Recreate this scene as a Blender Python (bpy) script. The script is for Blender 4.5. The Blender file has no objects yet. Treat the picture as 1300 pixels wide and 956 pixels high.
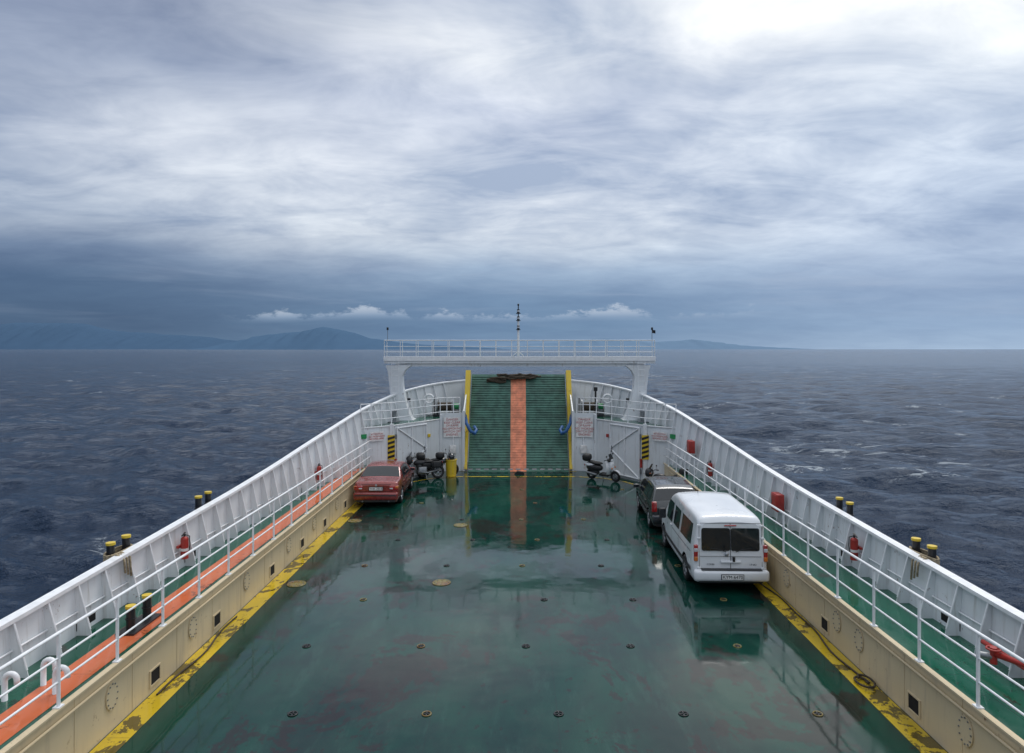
import bpy, math, random
import numpy as np
from mathutils import Vector, Matrix, Euler
random.seed(4); rng=np.random.RandomState(7)
scene=bpy.context.scene
scene.view_settings.view_transform='Standard'
try: scene.view_settings.look='None'
except Exception: pass
scene.view_settings.exposure=0
SEA=-2.5

def s2l(c):
    o=[]
    for v in c:
        v=v/255.0
        o.append(v/12.92 if v<=0.04045 else ((v+0.055)/1.055)**2.4)
    return (o[0],o[1],o[2],1.0)

# ------------------------------------------------------------ node helpers
class NT:
    def __init__(s,tree): s.t=tree; s.n=tree.nodes; s.l=tree.links
    def put(s,sock,v):
        if v is None: return
        if isinstance(v,bpy.types.NodeSocket): s.l.new(v,sock)
        elif isinstance(v,(tuple,list)) and hasattr(sock.default_value,'__len__'):
            k=len(sock.default_value); v=tuple(v)
            if len(v)<k: v=v+(1.0,)
            sock.default_value=v[:k]
        else: sock.default_value=v
    def math(s,op,a,b=None,c=None,clamp=False):
        n=s.n.new('ShaderNodeMath'); n.operation=op; n.use_clamp=clamp
        s.put(n.inputs[0],a); s.put(n.inputs[1],b); s.put(n.inputs[2],c); return n.outputs[0]
    def ss(s,v,a,b,to0=0.0,to1=1.0):
        n=s.n.new('ShaderNodeMapRange'); n.interpolation_type='SMOOTHSTEP'
        s.put(n.inputs[0],v); s.put(n.inputs[1],a); s.put(n.inputs[2],b); s.put(n.inputs[3],to0); s.put(n.inputs[4],to1); return n.outputs[0]
    def mix(s,f,a,b,blend='MIX'):
        n=s.n.new('ShaderNodeMix'); n.data_type='RGBA'; n.blend_type=blend
        s.put(n.inputs[0],f); s.put(n.inputs[6],a); s.put(n.inputs[7],b); return n.outputs[2]
    def noise(s,vec,scale,detail=4,rough=0.5,dist=0.0,lac=2.0):
        n=s.n.new('ShaderNodeTexNoise')
        s.put(n.inputs['Vector'],vec); n.inputs['Scale'].default_value=scale; n.inputs['Detail'].default_value=detail
        n.inputs['Roughness'].default_value=rough; n.inputs['Distortion'].default_value=dist; n.inputs['Lacunarity'].default_value=lac
        return n.outputs['Fac']
    def comb(s,x,y,z):
        n=s.n.new('ShaderNodeCombineXYZ'); s.put(n.inputs[0],x); s.put(n.inputs[1],y); s.put(n.inputs[2],z); return n.outputs[0]
    def sep(s,v):
        n=s.n.new('ShaderNodeSeparateXYZ'); s.put(n.inputs[0],v); return n.outputs
    def mapping(s,v,scale=(1,1,1),loc=(0,0,0)):
        n=s.n.new('ShaderNodeMapping'); s.put(n.inputs[0],v); n.inputs['Scale'].default_value=scale; n.inputs['Location'].default_value=loc; return n.outputs[0]
    def ramp(s,f,stops,interp='LINEAR'):
        n=s.n.new('ShaderNodeValToRGB'); r=n.color_ramp; r.interpolation=interp
        while len(r.elements)<len(stops): r.elements.new(0.5)
        for e,(p,c) in zip(r.elements,stops): e.position=p; e.color=c
        s.put(n.inputs[0],f); return n.outputs[0]
    def bump(s,h,strength=0.3,dist=0.02,normal=None):
        n=s.n.new('ShaderNodeBump'); n.inputs['Strength'].default_value=strength; n.inputs['Distance'].default_value=dist
        s.put(n.inputs['Height'],h); s.put(n.inputs['Normal'],normal); return n.outputs[0]

def newmat(name):
    m=bpy.data.materials.new(name); m.use_nodes=True
    t=NT(m.node_tree); b=t.n['Principled BSDF']; return m,t,b
def objco(t):
    n=t.n.new('ShaderNodeTexCoord'); return n.outputs['Object']

def simple(name,col,rough=0.5,metal=0.0,var=0.15,scale=6.0,bump=0.0,coat=0.0,spec=0.5):
    m,t,b=newmat(name); oc=objco(t)
    n=t.noise(oc,scale,3,0.6)
    dark=tuple(c*(1-var) for c in col[:3])+(1,); lite=tuple(min(1,c*(1+var)) for c in col[:3])+(1,)
    t.put(b.inputs['Base Color'],t.mix(t.ss(n,0.3,0.7),dark,lite))
    r=t.ss(n,0.3,0.7,max(0.02,rough-0.06),min(1,rough+0.08))
    t.put(b.inputs['Roughness'],r); b.inputs['Metallic'].default_value=metal
    b.inputs['Coat Weight'].default_value=coat; b.inputs['Coat Roughness'].default_value=0.05
    b.inputs['Specular IOR Level'].default_value=spec
    if bump: t.put(b.inputs['Normal'],t.bump(t.noise(oc,scale*8,3),bump,0.01))
    return m

def ship_paint(name,col,rust=0.62,rough=0.4):
    m,t,b=newmat(name); oc=objco(t)
    big=t.noise(oc,0.6,2)
    c=t.mix(t.ss(big,0.3,0.75),tuple(x*0.88 for x in col),col)
    streak=t.noise(t.mapping(oc,(7,7,0.7)),1.0,4,0.65)
    c=t.mix(t.ss(streak,0.50,0.80,0,0.48),c,(0.30,0.26,0.20,1))
    spots=t.noise(oc,5.0,5,0.72)
    m1=t.math('MULTIPLY',t.ss(spots,rust,rust+0.07,0,0.8),t.ss(big,0.42,0.6))
    c=t.mix(m1,c,(0.16,0.06,0.025,1))
    t.put(b.inputs['Base Color'],c)
    t.put(b.inputs['Roughness'],t.ss(streak,0.3,0.7,rough-0.12,rough+0.12))
    t.put(b.inputs['Normal'],t.bump(t.noise(oc,1.6,1),0.35,0.03))
    return m

def wet_floor(name,g1,g2,patch,wear,pscale=0.5,pthr=0.57,pamt=0.8,wearamt=0.55,dry=0.17):
    m,t,b=newmat(name); oc=objco(t)
    n1=t.noise(t.mapping(oc,(1.0,0.55,1)),0.55,4,0.6,0.3)
    c=t.mix(t.ss(n1,0.35,0.65),g1,g2)
    sc=t.noise(t.mapping(oc,(1.4,0.30,1)),1.5,6,0.75)
    c=t.mix(t.ss(sc,0.50,0.70,0,wearamt),c,wear)
    p=t.noise(t.mapping(oc,(1.0,0.75,1),(3.1,7.7,0)),pscale,8,0.72,0.4)
    pm=t.ss(p,pthr,pthr+0.02)
    v=t.noise(oc,6.0,5,0.7)
    pc=t.mix(v,patch,tuple(x*0.3 for x in patch[:3])+(1,))
    c=t.mix(t.math('MULTIPLY',pm,pamt),c,pc)
    p2=t.noise(t.mapping(oc,(1,1,1),(13.1,2.7,0)),2.6,7,0.75,0.2)
    c=t.mix(t.ss(p2,0.60,0.63,0,0.7),c,tuple(x*0.5 for x in patch[:3])+(1,))
    c=t.mix(t.ss(v,0.60,0.68,0,0.5),c,(0.005,0.010,0.010,1))
    sx=t.sep(oc)
    for ax,sp in ((0,2.1),(1,6.0)):
        f=t.math('ABSOLUTE',t.math('SUBTRACT',t.math('FRACT',t.math('DIVIDE',t.math('ADD',sx[ax],40.3),sp)),0.5))
        c=t.mix(t.ss(f,0.0,0.012/sp,0.5,0.0),c,(0.01,0.016,0.015,1))
    t.put(b.inputs['Base Color'],c)
    w=t.noise(t.mapping(oc,(1,0.6,1),(5,5,0)),0.6,6,0.68)
    wet=t.ss(w,0.40,0.53)      # standing water film
    r=t.math('ADD',t.math('MULTIPLY',t.math('SUBTRACT',1.0,wet),dry),t.math('ADD',0.012,t.math('MULTIPLY',v,0.08)))
    t.put(b.inputs['Roughness'],r)
    h=t.math('ADD',t.noise(oc,0.9,2),t.math('MULTIPLY',v,0.05))
    t.put(b.inputs['Normal'],t.bump(h,0.18,0.04))
    b.inputs['IOR'].default_value=1.45
    return m

M={}
M['white']=ship_paint('white_ship_paint',(0.78,0.805,0.82,1))
M['rail']=simple('white_rail_paint',(0.80,0.81,0.82),0.35,var=0.06)
M['beige']=ship_paint('beige_ship_paint',(0.66,0.54,0.35,1),0.62)
M['yellow']=wet_floor('yellow_line_paint',(0.62,0.43,0.02,1),(0.48,0.34,0.025,1),(0.06,0.05,0.03,1),(0.30,0.24,0.06,1),1.3,0.53,0.85,0.6)
M['yellowd']=ship_paint('worn_yellow_paint',(0.20,0.165,0.045,1),0.46,0.3)
M['yellowb']=ship_paint('yellow_paint',(0.74,0.52,0.03,1),0.60)
M['orange']=wet_floor('orange_walkway_paint',(0.70,0.17,0.06,1),(0.57,0.14,0.055,1),(0.2,0.09,0.05,1),(0.6,0.26,0.14,1),1.0,0.62)
M['deck']=wet_floor('wet_green_deck_paint',(0.003,0.046,0.031,1),(0.003,0.022,0.019,1),(0.034,0.0095,0.011,1),(0.020,0.072,0.055,1),0.46,0.55,0.62,0.55,0.11)
M['walk']=wet_floor('green_walkway_paint',(0.012,0.11,0.065,1),(0.01,0.075,0.047,1),(0.04,0.03,0.02,1),(0.04,0.12,0.085,1),1.0,0.62)
M['rampg']=simple('ramp_green_paint',(0.070,0.170,0.130),0.5,var=0.35,scale=2.5,bump=0.2)
M['rampo']=simple('ramp_orange_paint',(0.76,0.26,0.14),0.5,var=0.25,scale=3,bump=0.2)
M['black']=simple('black_rubber',(0.012,0.012,0.013),0.6)
M['blackp']=simple('black_paint',(0.015,0.015,0.017),0.35)
M['dark']=simple('void_shade',(0.004,0.004,0.005),0.9)  # near-black colour paints the shade inside ports, gaps and underbodies
M['red']=simple('red_paint',(0.36,0.03,0.022),0.4)
M['rope']=simple('old_rope',(0.06,0.045,0.03),0.9,var=0.5,scale=20,bump=0.6)
M['ropel']=simple('pale_rope',(0.32,0.26,0.17),0.9,var=0.4,scale=20,bump=0.6)
M['steel']=simple('grey_steel',(0.25,0.26,0.27),0.4,0.7)
M['blue']=simple('blue_rubber',(0.02,0.10,0.28),0.5)
M['green']=simple('green_sign_paint',(0.02,0.25,0.08),0.4)
M['redtext']=simple('red_lettering',(0.45,0.04,0.04),0.5)
M['signw']=simple('sign_white',(0.78,0.76,0.74),0.4)
M['glass']=simple('tinted_glass',(0.012,0.015,0.018),0.04,var=0.1,spec=0.6)
M['carred']=simple('red_car_paint',(0.24,0.028,0.022),0.28,0.15,var=0.08,coat=1.0)
M['cardark']=simple('dark_grey_car_paint',(0.022,0.026,0.03),0.28,0.4,var=0.1,coat=1.0)
M['vanw']=simple('white_van_paint',(0.74,0.76,0.78),0.3,var=0.04,scale=1,coat=0.8)
M['scw']=simple('white_scooter_plastic',(0.75,0.76,0.78),0.25,coat=0.5)
M['lampr']=simple('red_lens',(0.35,0.01,0.01),0.12,coat=1)
M['lampa']=simple('amber_lens',(0.6,0.16,0.02),0.12,coat=1)
M['lampw']=simple('clear_lens',(0.6,0.62,0.65),0.08,coat=1)
M['alloy']=simple('alloy',(0.42,0.43,0.45),0.3,0.8)
M['trim']=simple('dark_plastic',(0.03,0.031,0.033),0.55)
M['plate']=simple('plate_white',(0.75,0.75,0.74),0.4)

# ------------------------------------------------------------ mesh builder
class MB:
    def __init__(s): s.v=[]; s.f=[]; s.m=[]; s.s=[]; s.mats=[]
    def mi(s,k):
        if k not in s.mats: s.mats.append(k)
        return s.mats.index(k)
    def add(s,vs,fs,k,sm=False):
        o=len(s.v); s.v+= [tuple(v) for v in vs]; i=s.mi(k)
        for f in fs: s.f.append([o+a for a in f]); s.m.append(i); s.s.append(sm)
    def box(s,c,d,k,rot=None):
        vs=[]
        R=Euler(rot).to_matrix() if rot else None
        for x in (-.5,.5):
            for y in (-.5,.5):
                for z in (-.5,.5):
                    p=Vector((x*d[0],y*d[1],z*d[2]))
                    if R: p=R@p
                    vs.append(p+Vector(c))
        s.add(vs,[(0,1,3,2),(4,6,7,5),(0,4,5,1),(2,3,7,6),(0,2,6,4),(1,5,7,3)],k)
    def rbox(s,c,d,k,r=0.02,rot=None):
        import bmesh
        bm=bmesh.new(); bmesh.ops.create_cube(bm,size=1.0)
        for v in bm.verts: v.co=Vector((v.co.x*d[0],v.co.y*d[1],v.co.z*d[2]))
        r=min(r,min(d)*0.45)
        bmesh.ops.bevel(bm,geom=list(bm.edges),offset=r,segments=3,affect='EDGES',profile=0.5)
        R=Euler(rot).to_matrix() if rot else Matrix.Identity(3)
        bm.verts.index_update()
        vs=[R@v.co+Vector(c) for v in bm.verts]; fs=[[v.index for v in f.verts] for f in bm.faces]; bm.free()
        s.add(vs,fs,k,True)
    def tube(s,a,b,r,k,n=8,r2=None,cap=True):
        a=Vector(a); b=Vector(b); d=(b-a); 
        if d.length<1e-6: return
        d.normalize(); u=d.orthogonal().normalized(); w=d.cross(u); r2=r if r2 is None else r2
        vs=[];fs=[]
        for i in range(n):
            t=2*math.pi*i/n; q=u*math.cos(t)+w*math.sin(t); vs.append(a+q*r); vs.append(b+q*r2)
        for i in range(n):
            j=(i+1)%n; fs.append((2*i,2*j,2*j+1,2*i+1))
        s.add(vs,fs,k,True)
        if cap:
            s.add([vs[2*i] for i in range(n)],[list(range(n))],k); s.add([vs[2*i+1] for i in range(n)],[list(range(n))],k)
    def path(s,pts,r,k,n=6):
        pts=[Vector(p) for p in pts]; rings=[]; u=None
        for i,p in enumerate(pts):
            d=(pts[min(i+1,len(pts)-1)]-pts[max(i-1,0)])
            if d.length<1e-9: d=Vector((0,0,1))
            d.normalize()
            if u is None: u=d.orthogonal().normalized()
            u=(u-d*u.dot(d)); u=u.normalized() if u.length>1e-6 else d.orthogonal().normalized()
            w=d.cross(u); rings.append([p+(u*math.cos(2*math.pi*j/n)+w*math.sin(2*math.pi*j/n))*r for j in range(n)])
        vs=[q for g in rings for q in g]; fs=[]
        for i in range(len(pts)-1):
            for j in range(n):
                jj=(j+1)%n; fs.append((i*n+j,i*n+jj,(i+1)*n+jj,(i+1)*n+j))
        fs.append(list(range(n))); fs.append([len(vs)-n+j for j in range(n)])
        s.add(vs,fs,k,True)
    def ell(s,c,r,k,nu=14,nv=9,rot=None,p=1.0):
        R=Euler(rot).to_matrix() if rot else Matrix.Identity(3); vs=[];fs=[]
        sg=lambda x:math.copysign(abs(x)**p,x)
        for i in range(nv+1):
            a=-math.pi/2+math.pi*i/nv
            for j in range(nu):
                b=2*math.pi*j/nu
                vs.append(R@Vector((r[0]*sg(math.cos(a))*sg(math.cos(b)),r[1]*sg(math.cos(a))*sg(math.sin(b)),r[2]*sg(math.sin(a))))+Vector(c))
        for i in range(nv):
            for j in range(nu):
                jj=(j+1)%nu; fs.append((i*nu+j,i*nu+jj,(i+1)*nu+jj,(i+1)*nu+j))
        s.add(vs,fs,k,True)
    def torus(s,c,R,r,k,axis='x',nu=28,nv=8,rz=1.0):
        vs=[];fs=[]
        for i in range(nu):
            a=2*math.pi*i/nu
            for j in range(nv):
                b=2*math.pi*j/nv; q=R+r*math.cos(b); h=r*rz*math.sin(b)
                if axis=='x': p=(h,q*math.cos(a),q*math.sin(a))
                elif axis=='z': p=(q*math.cos(a),q*math.sin(a),h)
                else: p=(q*math.cos(a),h,q*math.sin(a))
                vs.append(Vector(p)+Vector(c))
        for i in range(nu):
            for j in range(nv):
                ii=(i+1)%nu; jj=(j+1)%nv; fs.append((i*nv+j,ii*nv+j,ii*nv+jj,i*nv+jj))
        s.add(vs,fs,k,True)
    def prism(s,pts,off,k):
        n=len(pts); o=Vector(off); vs=[Vector(p) for p in pts]+[Vector(p)+o for p in pts]
        fs=[list(range(n)),list(range(n,2*n))]+[(i,(i+1)%n,n+(i+1)%n,n+i) for i in range(n)]
        s.add(vs,fs,k)
    def grid(s,P,k,sm=True):
        nu=len(P); nv=len(P[0]); vs=[p for r in P for p in r]; fs=[]
        for i in range(nu-1):
            for j in range(nv-1): fs.append((i*nv+j,i*nv+j+1,(i+1)*nv+j+1,(i+1)*nv+j))
        s.add(vs,fs,k,sm)
    def obj(s,name,parent=None,bevel=0.0):
        me=bpy.data.meshes.new(name); me.from_pydata(s.v,[],s.f); me.validate(clean_customdata=False)
        for k in s.mats: me.materials.append(M[k])
        if len(me.polygons)==len(s.f):
            me.polygons.foreach_set('material_index',s.m); me.polygons.foreach_set('use_smooth',s.s)
        me.update()
        o=bpy.data.objects.new(name,me); scene.collection.objects.link(o)
        if parent: o.parent=parent
        if bevel:
            b=o.modifiers.new('bevel','BEVEL'); b.width=bevel; b.segments=2; b.limit_method='ANGLE'
        return o
def empty(name,loc=(0,0,0),rz=0.0):
    e=bpy.data.objects.new(name,None); scene.collection.objects.link(e); e.location=loc; e.rotation_euler=(0,0,rz); e.empty_display_size=0.3; return e
def text(name,body,loc,size,k,parent=None,rot=(math.pi/2,0,0),spacing=1.0):
    c=bpy.data.curves.new(name,'FONT'); c.body=body; c.size=size; c.align_x='CENTER'; c.align_y='CENTER'; c.extrude=0.001; c.space_line=spacing
    c.materials.append(M[k]); o=bpy.data.objects.new(name,c); scene.collection.objects.link(o); o.location=loc; o.rotation_euler=rot
    if parent: o.parent=parent
    return o

# ------------------------------------------------------------ world sky
w=bpy.data.worlds.new('sky'); scene.world=w; w.use_nodes=True
t=NT(w.node_tree); bg=t.n['Background']
SE,SR=math.radians(58),math.radians(25)
sky=t.n.new('ShaderNodeTexSky'); sky.sky_type='NISHITA'; sky.sun_disc=False; sky.sun_elevation=SE; sky.sun_rotation=SR
d=t.n.new('ShaderNodeTexCoord').outputs['Generated']
x,y,z=t.sep(d)
az=t.math('ARCTAN2',x,y); zc=t.math('MAXIMUM',z,0.0)
wob=t.noise(t.comb(t.math('MULTIPLY',az,1.6),t.math('MULTIPLY',zc,3.0),0.0),1.5,2,0.55)
zz=t.math('ADD',zc,t.math('MULTIPLY',t.math('SUBTRACT',wob,0.5),t.math('MULTIPLY',zc,0.6)))
z2=t.math('MULTIPLY',zz,2.0,clamp=True)
def R(l): return [(min(p*2,1.0),s2l(c)) for p,c in l]
rl=t.ramp(z2,R([(0.0,(80,108,138)),(0.03,(70,96,128)),(0.09,(78,103,136)),(0.13,(112,132,162)),(0.18,(182,194,212)),(0.25,(188,198,216)),(0.32,(150,163,188)),(0.4,(124,138,167)),(0.5,(150,163,188))]))
rc=t.ramp(z2,R([(0.0,(116,144,176)),(0.03,(102,133,168)),(0.07,(112,140,174)),(0.11,(150,172,200)),(0.16,(212,221,234)),(0.26,(216,224,238)),(0.33,(196,206,226)),(0.41,(222,229,240)),(0.5,(206,214,230))]))
rr=t.ramp(z2,R([(0.0,(162,186,214)),(0.03,(142,168,201)),(0.07,(146,169,201)),(0.12,(170,188,215)),(0.19,(188,203,226)),(0.26,(206,218,236)),(0.33,(226,234,245)),(0.41,(242,246,251)),(0.5,(218,227,240))]))
c=t.mix(t.ss(az,-0.62,0.02),rl,rc); c=t.mix(t.ss(az,0.0,0.62),c,rr)
den=t.math('ADD',zc,0.16)
p=t.comb(t.math('DIVIDE',x,den),t.math('DIVIDE',y,den),0.0)
n1=t.noise(t.mapping(p,(1.0,1.0,1),(2.3,1.1,0)),1.0,5,0.58,0.4)
n2=t.noise(t.mapping(p,(0.75,1.2,1),(7.3,4.1,0)),3.2,5,0.62,0.5)
nn=t.math('ADD',t.math('MULTIPLY',n1,0.62),t.math('MULTIPLY',n2,0.38))
amp=t.ss(zc,0.04,0.2,0.25,1.0)
k=t.math('ADD',0.5,t.math('MULTIPLY',amp,t.math('MULTIPLY',t.math('SUBTRACT',nn,0.5),3.6)),clamp=True)
mul=t.mix(k,(0.58,0.65,0.755,1),(1.45,1.39,1.28,1))
c=t.mix(1.0,c,mul,'MULTIPLY')
st=t.noise(t.comb(t.math('MULTIPLY',az,2.2),t.math('MULTIPLY',zc,22.0),0.0),1.6,4,0.6,0.4)
smask=t.math('MULTIPLY',t.math('MULTIPLY',t.ss(zc,0.01,0.06),t.ss(zc,0.2,0.1)),t.ss(az,-0.7,0.0,0.35,1.0))
c=t.mix(t.math('MULTIPLY',smask,t.ss(st,0.50,0.75,0,0.30)),c,s2l((176,190,212)))
# broad, flat cumulus rows low on the horizon
top=t.noise(t.comb(az,0.0,0.0),11.0,1,0.5)
fin=t.noise(t.comb(az,t.math('MULTIPLY',zc,2.0),0.0),50.0,4,0.62)
basez=t.math('ADD',0.028,t.math('MULTIPLY',t.noise(t.comb(az,0.0,3.0),3.5,0),0.030))
hgt=t.math('MULTIPLY',t.math('MAXIMUM',t.math('SUBTRACT',top,0.33),0.0),0.060)
edge=t.math('ADD',t.math('ADD',basez,hgt),t.math('MULTIPLY',t.math('SUBTRACT',fin,0.50),0.036))
den1=t.math('MULTIPLY',t.ss(t.math('SUBTRACT',edge,zc),0.0,0.009),t.ss(t.math('SUBTRACT',zc,basez),-0.006,0.006))
am=t.math('MULTIPLY',t.ss(az,-0.42,-0.33),t.ss(az,0.42,0.10))
hm=t.ss(hgt,0.0,0.004)
cm=t.math('MULTIPLY',t.math('MULTIPLY',den1,am),t.math('MULTIPLY',hm,0.62))
c=t.mix(cm,c,t.mix(t.ss(t.math('SUBTRACT',zc,basez),0.0,0.014),s2l((150,172,200)),s2l((204,215,230))))
zen=t.ss(z,0.46,0.8)
c=t.mix(zen,c,(1.0,1.06,1.14,1))
below=t.ss(z,0.0,-0.02)
c=t.mix(below,c,(0.05,0.07,0.10,1))
sk=t.n.new('ShaderNodeVectorMath'); sk.operation='SCALE'; t.put(sk.inputs[0],sky.outputs[0]); sk.inputs[3].default_value=0.08
c=t.mix(0.95,sk.outputs[0],c)
t.put(bg.inputs['Color'],c); bg.inputs['Strength'].default_value=1.0

sun=bpy.data.lights.new('sun','SUN'); sun.energy=1.4; sun.angle=math.radians(22); sun.color=(1.0,0.96,0.91)
so=bpy.data.objects.new('sun',sun); scene.collection.objects.link(so)
ds=Vector((math.sin(SR)*math.cos(SE),math.cos(SR)*math.cos(SE),math.sin(SE)))
so.rotation_euler=ds.to_track_quat('Z','Y').to_euler(); so.location=(10,20,40)

cam=bpy.data.cameras.new('camera'); co=bpy.data.objects.new('camera',cam); scene.collection.objects.link(co)
co.location=(0,0,6.1); co.rotation_euler=(math.pi/2,0,0); cam.lens=24; cam.sensor_width=36
cam.shift_x=-8/1300; cam.shift_y=-35/1300; cam.clip_end=60000; cam.clip_start=0.1
scene.camera=co

# ------------------------------------------------------------ sea
def build_sea():
    rings=np.concatenate([np.array([0.5]),np.geomspace(7,26000,900)])
    front=np.radians(np.linspace(-52,52,560)); back=np.radians(np.linspace(52,308,90))[1:-1]
    ang=np.concatenate([front,back])
    Rr,A=np.meshgrid(rings,ang,indexing='ij')
    X=Rr*np.sin(A); Y=Rr*np.cos(A); Z=np.full_like(X,0.0)
    cell=np.maximum(Rr*(math.log(26000/7)/900),Rr*math.radians(104/560))
    for i in range(60):
        lam=1.3*(13/1.3)**(rng.rand()**1.2); th=math.radians(62)+rng.randn()*0.55
        k=2*math.pi/lam; ph=rng.rand()*6.28; a=0.0090*lam**0.85
        s_=np.sin(k*(X*math.cos(th)+Y*math.sin(th))+ph+0.9*np.sin(0.07*X+ph)+0.8*np.sin(0.063*Y-ph))
        fade=np.clip((lam/cell-2.5)/3.0,0,1)
        Z+=a*fade*(s_+0.3*(1-2*np.abs(s_)))
    Z+=SEA
    nr,na=X.shape
    co_=np.stack([X,Y,Z],-1).reshape(-1,3)
    i=np.arange(nr-1)[:,None]*na; j=np.arange(na)[None,:]; jn=(j+1)%na
    f=np.stack([i+j,i+jn,i+na+jn,i+na+j],-1).reshape(-1,4)
    me=bpy.data.meshes.new('sea'); me.vertices.add(len(co_)); me.vertices.foreach_set('co',co_.ravel())
    me.loops.add(f.size); me.loops.foreach_set('vertex_index',f.ravel().astype(np.int32))
    me.polygons.add(len(f)); me.polygons.foreach_set('loop_start',np.arange(0,f.size,4,dtype=np.int32)); me.polygons.foreach_set('loop_total',np.full(len(f),4,dtype=np.int32))
    me.update(calc_edges=True); me.polygons.foreach_set('use_smooth',np.ones(len(f),dtype=bool))
    o=bpy.data.objects.new('sea',me); scene.collection.objects.link(o)
    m,t,b=newmat('sea_water'); oc=objco(t); x,y,z=t.sep(oc)
    wv=t.noise(t.mapping(oc,(0.8,1.0,1)),1.5,5,0.68,0.0)
    wb=t.noise(t.mapping(oc,(0.6,1.0,1)),0.28,3,0.6,0.0)
    h=t.math('ADD',wv,t.math('MULTIPLY',wb,3.0))
    t.put(b.inputs['Normal'],t.bump(h,1.0,0.6))
    big=t.noise(oc,0.012,2)
    c=t.mix(t.ss(big,0.35,0.65),(0.006,0.020,0.050,1),(0.009,0.030,0.068,1))
    f1=t.noise(t.mapping(oc,(0.40,1.1,1)),0.20,2,0.5,0.5)
    f2=t.noise(t.mapping(oc,(0.6,1.3,1)),1.6,5,0.75,0.5)
    thr=t.ss(x,-60.0,60.0,0.675,0.635)
    cap=t.math('MULTIPLY',t.ss(t.math('SUBTRACT',f1,thr),0.0,0.07),t.ss(f2,0.50,0.60))
    dx=t.math('DIVIDE',t.math('SUBTRACT',x,29.0),14.0); dy=t.math('DIVIDE',t.math('SUBTRACT',y,58.0),13.0)
    rad=t.math('SQRT',t.math('ADD',t.math('POWER',dx,2.0),t.math('POWER',dy,2.0)))
    wk=t.math('MULTIPLY',t.ss(rad,1.0,0.2),t.math('MULTIPLY',t.ss(t.noise(t.mapping(oc,(0.30,1,1)),0.6,5,0.7,0.8),0.55,0.64),0.8))
    fm=t.math('MAXIMUM',cap,wk)
    c=t.mix(t.math('MULTIPLY',fm,0.75),c,(0.60,0.66,0.70,1))
    t.put(b.inputs['Base Color'],c); t.put(b.inputs['Roughness'],t.math('ADD',0.10,t.math('MULTIPLY',fm,0.5)))
    b.inputs['IOR'].default_value=1.33; b.inputs['Specular IOR Level'].default_value=0.36; b.inputs['Specular Tint'].default_value=(0.78,0.88,1.0,1)
    me.materials.append(m)
build_sea()

# ------------------------------------------------------------ hills
def hills(name,prof,dist,col,seed):
    px=np.array([p[0] for p in prof],float); hp=np.array([p[1] for p in prof],float)
    xs=np.linspace(px[0],px[-1],220); r=np.random.RandomState(seed)
    hh=np.interp(xs,px,hp); nz=np.zeros_like(xs)
    for o in range(1,7): nz+=np.sin(xs*0.03*2**o*0.6+r.rand()*6)*1.6/2**o
    hh=np.maximum(hh+nz*np.clip(hh/10,0,1),0)
    az=(xs-658)/867.0*dist; H=hh/867.0*dist
    mb=MB(); rows=[]
    for q,(dd,hf) in enumerate([(0,0),(0.02,0.25),(0.05,0.6),(0.08,0.85),(0.12,1.0),(0.2,0.5),(0.3,0)]):
        j=1+0.10*np.sin(xs*0.09*(q+1)+q)*(1 if 0<q<4 else 0)
        rows.append([(az[i],dist*(1+dd),SEA-3+H[i]*hf*j[i]*(1+dd)+3*hf) for i in range(len(xs))])
    mb.grid(rows,col); return mb.obj(name)
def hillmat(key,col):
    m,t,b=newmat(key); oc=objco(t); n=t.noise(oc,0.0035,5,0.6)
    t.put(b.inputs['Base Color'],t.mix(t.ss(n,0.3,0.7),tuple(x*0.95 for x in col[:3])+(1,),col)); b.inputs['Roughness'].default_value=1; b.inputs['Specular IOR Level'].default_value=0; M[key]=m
hillmat('hazy_hill',(0.078,0.140,0.225,1)); hillmat('hazier_hill',(0.068,0.122,0.200,1)); hillmat('haziest_hill',(0.15,0.23,0.33,1))  # aerial haze is painted into these blue-grey base colours
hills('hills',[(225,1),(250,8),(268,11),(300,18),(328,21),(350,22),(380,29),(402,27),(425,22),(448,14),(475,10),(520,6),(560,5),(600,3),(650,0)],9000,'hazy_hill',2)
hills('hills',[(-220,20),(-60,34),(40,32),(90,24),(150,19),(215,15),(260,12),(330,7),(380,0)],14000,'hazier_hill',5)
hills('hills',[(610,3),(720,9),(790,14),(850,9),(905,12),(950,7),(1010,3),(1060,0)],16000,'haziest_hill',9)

# ------------------------------------------------------------ ferry: deck
DW=6.5; WZ=1.0; PZ=2.6
deck=MB(); P=[[(xx,yy,0) for xx in np.linspace(-DW,DW,14)] for yy in np.linspace(-6,34.2,41)]
deck.grid(P,'deck',False)
ferry_deck=deck.obj('ferry_deck')
mk=MB()
def strip(mb,pts,wd,z,k):
    pts=[Vector((p[0],p[1],0)) for p in pts]; L=[];Rg=[]
    for i,p in enumerate(pts):
        d_=(pts[min(i+1,len(pts)-1)]-pts[max(i-1,0)]).normalized(); n_=Vector((-d_.y,d_.x,0))
        L.append(((p+n_*wd/2).x,(p+n_*wd/2).y,z)); Rg.append(((p-n_*wd/2).x,(p-n_*wd/2).y,z))
    mb.grid([L,Rg],k,False)
for s_ in (-1,1):
    strip(mk,[(s_*6.28,-6),(s_*6.28,10),(s_*6.28,29.9)],0.40,0.004,'yellow')
    strip(mk,[(s_*2.9,32.55),(s_*4.0,32.2),(s_*4.9,31.3),(s_*5.5,30.2),(s_*5.9,29.0)],0.16,0.008,'yellow')
strip(mk,[(-2.9,32.6),(0,32.6),(2.9,32.6)],0.18,0.006,'yellow')
strip(mk,[(-2.9,34.0),(0,34.0),(2.9,34.0)],0.12,0.006,'yellow')
mk.obj('line_markings',ferry_deck)
tp=MB()
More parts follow.
